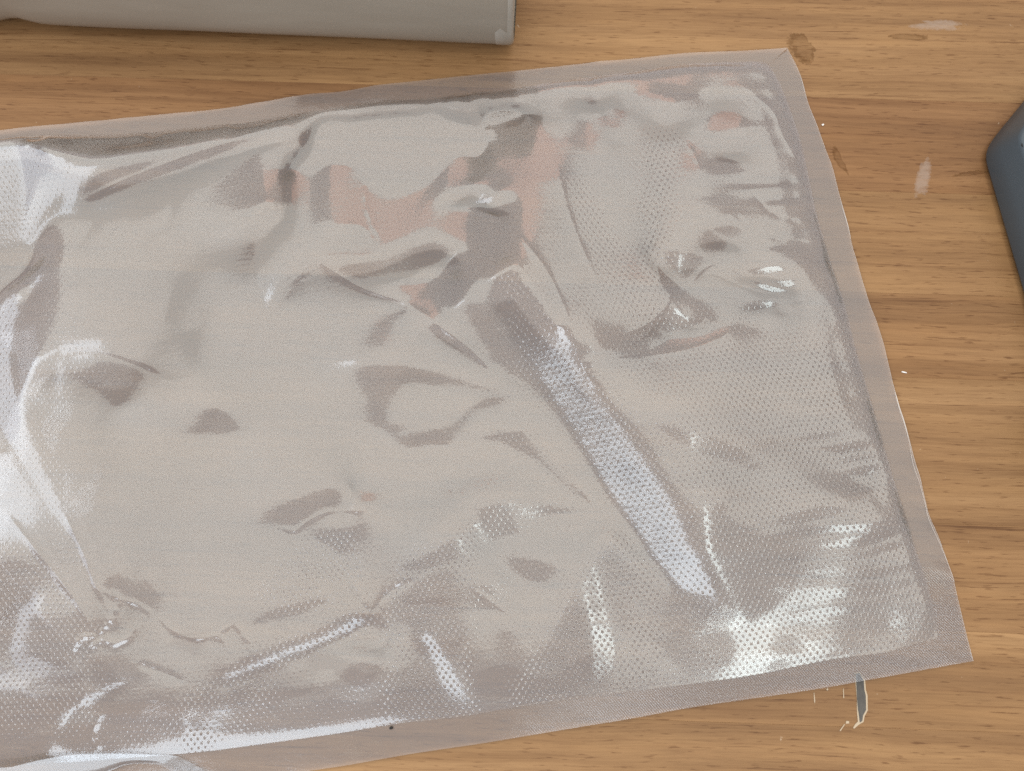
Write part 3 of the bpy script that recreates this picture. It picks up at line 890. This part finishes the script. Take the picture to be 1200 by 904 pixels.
# the front seal curls up at the far left and its lip turns to the window
n, m = 90, 24
lipA = curve([(-60, 908), (0, 899), (19, 897), (50, 890), (84, 885), (130, 884), (170, 886), (200, 888), (217, 895), (236, 906)], n)
lipB = curve([(-60, 940), (0, 932), (40, 922), (100, 914), (126, 905), (141, 899), (162, 897), (184, 900), (196, 906), (226, 918), (240, 920)], n)
t = np.linspace(0, 1, m)[:, None, None]
PL = (1 - t) * lipA[None] + t * lipB[None]
ZL = 0.0046
xl, yl = at(PL[..., 0], PL[..., 1], ZL)
zl = ZL - 0.10 * (xl - xl.mean()) + 0.17 * (yl - yl[:1]) - 0.0006 * np.clip((np.linspace(0, 1, m)[:, None] - 0.6) * 3, 0, 1) ** 2
zl = np.maximum(zl, 0.0012)
keep_place(grid_mesh('curled_lip', xl, yl, zl, LIP, bag, np.stack([xl, yl], -1), {'weave': 0 * xl}))

# ------------------------------------------------------------------ film roll at the top
roll = empty('film_roll', at3(300, 20, 0))
tag(roll, 'grey frosted roll of plastic film lying along the top left edge of the table', 'film roll')
RR = 0.027
ex, ey = at(590, 10, RR)
ang = R(-2.9)
ux, uy = math.cos(ang), math.sin(ang)
# put the near silhouette where the photograph shows it
sx0, sy0 = at(300, 44, RR * 0.22)
ccx, ccy = float(sx0), float(sy0) + RR * 0.90
def squash(a):                    # the roll has slumped: flatter below and at the sides than a true round
    n_ = 3.4
    return (abs(math.cos(a)) ** n_ + abs(math.sin(a)) ** n_) ** (-1 / n_) * 0.985
def along(s):                      # s measured from the right-hand end, to the left
    return ex_end - ux * s, ey_end - uy * s
# right-hand end on the axis
k = (float(at(603, 30, RR * 0.6)[0]) - ccx) / ux
ex_end, ey_end = ccx + ux * k, ccy + uy * k
V, F = [], []
ns, na = 120, 64
rg = random.Random(3)
ss = np.concatenate([[0.0, 0.0006, 0.002], np.linspace(0.004, 0.60, ns - 3)])
lump = smooth_noise(ns, na, 6, RNG)
for i, s in enumerate(ss):
    cx_, cy_ = along(s)
    for j in range(na):
        a = 2 * math.pi * j / na
        r = RR * (1 + 0.006 * lump[i, j])
        if i == 0: r -= 0.0016
        if i == 1: r -= 0.0006
        ca, sa = math.cos(a), math.sin(a)
        # one shallow dent where the outer turn has lifted off the table
        r -= 0.0020 * math.exp(-((s - 0.232) / 0.0080) ** 2) * max(0.0, math.cos(a - math.pi - 0.75)) ** 2
        r *= squash(a)
        V.append((cx_ - uy * ca * r, cy_ + ux * ca * r, max(RR + sa * r, 0.0004)))
for i in range(ns - 1):
    for j in range(na):
        F.append((i*na+j, i*na+(j+1) % na, (i+1)*na+(j+1) % na, (i+1)*na+j))
o = mesh_obj('film_wrap', V, F, ROLL, roll); keep_place(o)
# coiled end: rings of wound film, stepped in and out, round a hollow core
V, F = [], []
rings = 34
for i in range(rings + 1):
    r = RR - 0.0016 - (RR - 0.0016 - 0.011) * i / rings
    cx_, cy_ = along(0.0 + 0.0005 * (rg.random() - 0.3) + (0.0 if i else 0.0))
    for j in range(na):
        a = 2 * math.pi * j / na
        q_ = r * (1 + (squash(a) - 1) * (1 - i / rings))
        V.append((cx_ - uy * math.cos(a) * q_, cy_ + ux * math.cos(a) * q_, RR + math.sin(a) * q_))
for i in range(rings):
    for j in range(na):
        F.append((i*na+j, i*na+(j+1) % na, (i+1)*na+(j+1) % na, (i+1)*na+j))
keep_place(mesh_obj('coiled_end', V, F, ROLL_END, roll))
V, F = [], []
for i, s in enumerate((0.0005, 0.05)):
    cx_, cy_ = along(s)
    for j in range(na):
        a = 2 * math.pi * j / na
        V.append((cx_ - uy * math.cos(a) * 0.011, cy_ + ux * math.cos(a) * 0.011, RR + math.sin(a) * 0.011))
F = [(j, (j+1) % na, na+(j+1) % na, na+j) for j in range(na)]
keep_place(mesh_obj('core_tube', V, F, ROLL, roll))
# clear outer turn that stands a little past the wound film
V, F = [], []
prof = [(0.0075, RR + 0.00022), (0.005, RR + 0.00026), (0.001, RR + 0.0002), (-0.0004, RR - 0.0005), (-0.0008, RR - 0.0018)]
for i, (s, r) in enumerate(prof):
    cx_, cy_ = along(s)
    for j in range(na):
        a = 2 * math.pi * j / na
        q_ = r * squash(a)
        V.append((cx_ - uy * math.cos(a) * q_, cy_ + ux * math.cos(a) * q_, max(RR + math.sin(a) * q_, 0.0002)))
for i in range(len(prof) - 1):
    for j in range(na):
        F.append((i*na+j, i*na+(j+1) % na, (i+1)*na+(j+1) % na, (i+1)*na+j))
keep_place(mesh_obj('end_rim', V, F, ROLL_END, roll))
# ------------------------------------------------------------------ the sealing machine at the right
mach = empty('vacuum_sealer', at3(1230, 250, 0))
tag(mach, 'slate blue plastic appliance with a chamfered corner at the right edge of the table', 'vacuum sealer')
ZT = 0.022
base = [(1156, 182), (1158, 172), (1168, 158), (1222, 92), (1262, 52), (1300, 40), (1500, 20), (1640, 420), (1290, 640), (1262, 560), (1205, 350)]
B0 = np.array([at3(x, y, 0.004) for x, y in base])
def round_loop(P, n=160, k=10):
    s = np.r_[0, np.cumsum(np.hypot(*(np.roll(P, -1, 0) - P)[:, :2].T))]
    Q = np.vstack([P, P[:1]])
    u = np.linspace(0, s[-1], n, endpoint=False)
    L = np.stack([np.interp(u, s, Q[:, 0]), np.interp(u, s, Q[:, 1])], -1)
    for _ in range(k):
        L = 0.25 * np.roll(L, 1, 0) + 0.5 * L + 0.25 * np.roll(L, -1, 0)
    return L
L0 = round_loop(B0, 520, 12)
def inset(L, d):
    t = np.roll(L, -1, 0) - np.roll(L, 1, 0)
    t /= np.linalg.norm(t, axis=1)[:, None]
    nrm = np.stack([t[:, 1], -t[:, 0]], -1)
    c = L.mean(0)
    if ((L - c) * nrm).sum() > 0:
        nrm = -nrm
    return L + nrm * d
prof = [(0.0030, 0.0012), (0.0006, 0.0016), (0.0, 0.003), (0.0022, 0.0105), (0.0044, 0.0178), (0.0050, 0.0190), (0.0058, 0.0196), (0.0068, 0.0198),
        (0.0078, 0.0195), (0.0088, 0.0188), (0.0100, 0.0184), (0.013, 0.0184), (0.02, 0.0185), (0.05, 0.0188)]
V, F = [], []
nl_ = len(L0)
for d, z in prof:
    for x, y in inset(L0, d):
        V.append((x, y, z))
for i in range(len(prof) - 1):
    for j in range(nl_):
        F.append((i*nl_+j, i*nl_+(j+1) % nl_, (i+1)*nl_+(j+1) % nl_, (i+1)*nl_+j))
F.append(tuple((len(prof)-1)*nl_ + j for j in range(nl_)))
F.append(tuple(range(nl_))[::-1])
o = mesh_obj('housing', V, F, BOX, mach)
bm = bmesh.new(); bm.from_mesh(o.data); bmesh.ops.recalc_face_normals(bm, faces=bm.faces[:]); bm.to_mesh(o.data); bm.free()
keep_place(o)
def disc(name, c, r, z0, z1, mat, parent, n=24):
    V = [(c[0] + r * math.cos(2*math.pi*k/n), c[1] + r * math.sin(2*math.pi*k/n), z) for z in (z0, z1) for k in range(n)]
    F = [tuple(range(n))[::-1], tuple(range(n, 2*n))] + [(k, (k+1) % n, n+(k+1) % n, n+k) for k in range(n)]
    return keep_place(mesh_obj(name, V, F, mat, parent, smooth=False))
disc('button', at3(1202, 171, 0.0185), 0.0021, 0.0178, 0.0192, DARK, mach)
for fxp, fyp in ((1182, 190), (1275, 560), (1480, 60), (1560, 420)):
    c = at3(fxp, fyp, 0)
    disc('foot', (c[0] + 0.006, c[1], 0), 0.005, 0.0, 0.0016, DARK, mach)

# ------------------------------------------------------------------ crumbs and specks
def crumb(name, px, py, z, lx, ly, lz, ang, mat, seed):
    r = random.Random(seed)
    bm = bmesh.new()
    bmesh.ops.create_icosphere(bm, subdivisions=2, radius=1)
    for v in bm.verts:
        k = 1 + r.uniform(-0.22, 0.22)
        v.co = Vector((v.co.x * lx * k, v.co.y * ly * k, v.co.z * lz * k))
    me = bpy.data.meshes.new(name); bm.to_mesh(me); bm.free()
    me.materials.append(mat)
    o = link(bpy.data.objects.new(name, me))
    x, y, _ = at3(px, py, z)
    o.location = (x, y, z + lz * 0.9); o.rotation_euler = (0, 0, ang)
    return o
tag(crumb('crumb', 1059, 436.5, 0.0, 0.00115, 0.00032, 0.00025, R(-14), CRUMB, 1), 'tiny white sliver lying alone on the bare wood right of the bag', 'crumb')
hz = float(sample(h, *[np.array([v]) for v in at(458, 852)])[0])
tag(crumb('dirt_speck', 458.5, 853, Z_SEAL + hz, 0.00075, 0.00055, 0.0003, 0.3, SPECK, 2), 'tiny black speck of dirt on the front seal of the bag', 'speck')
tag(crumb('crumb', 964, 147, 0.0, 0.0005, 0.0005, 0.0004, 0.3, CRUMB, 3), 'tiny pale round crumb beside the upper right edge of the bag', 'crumb')
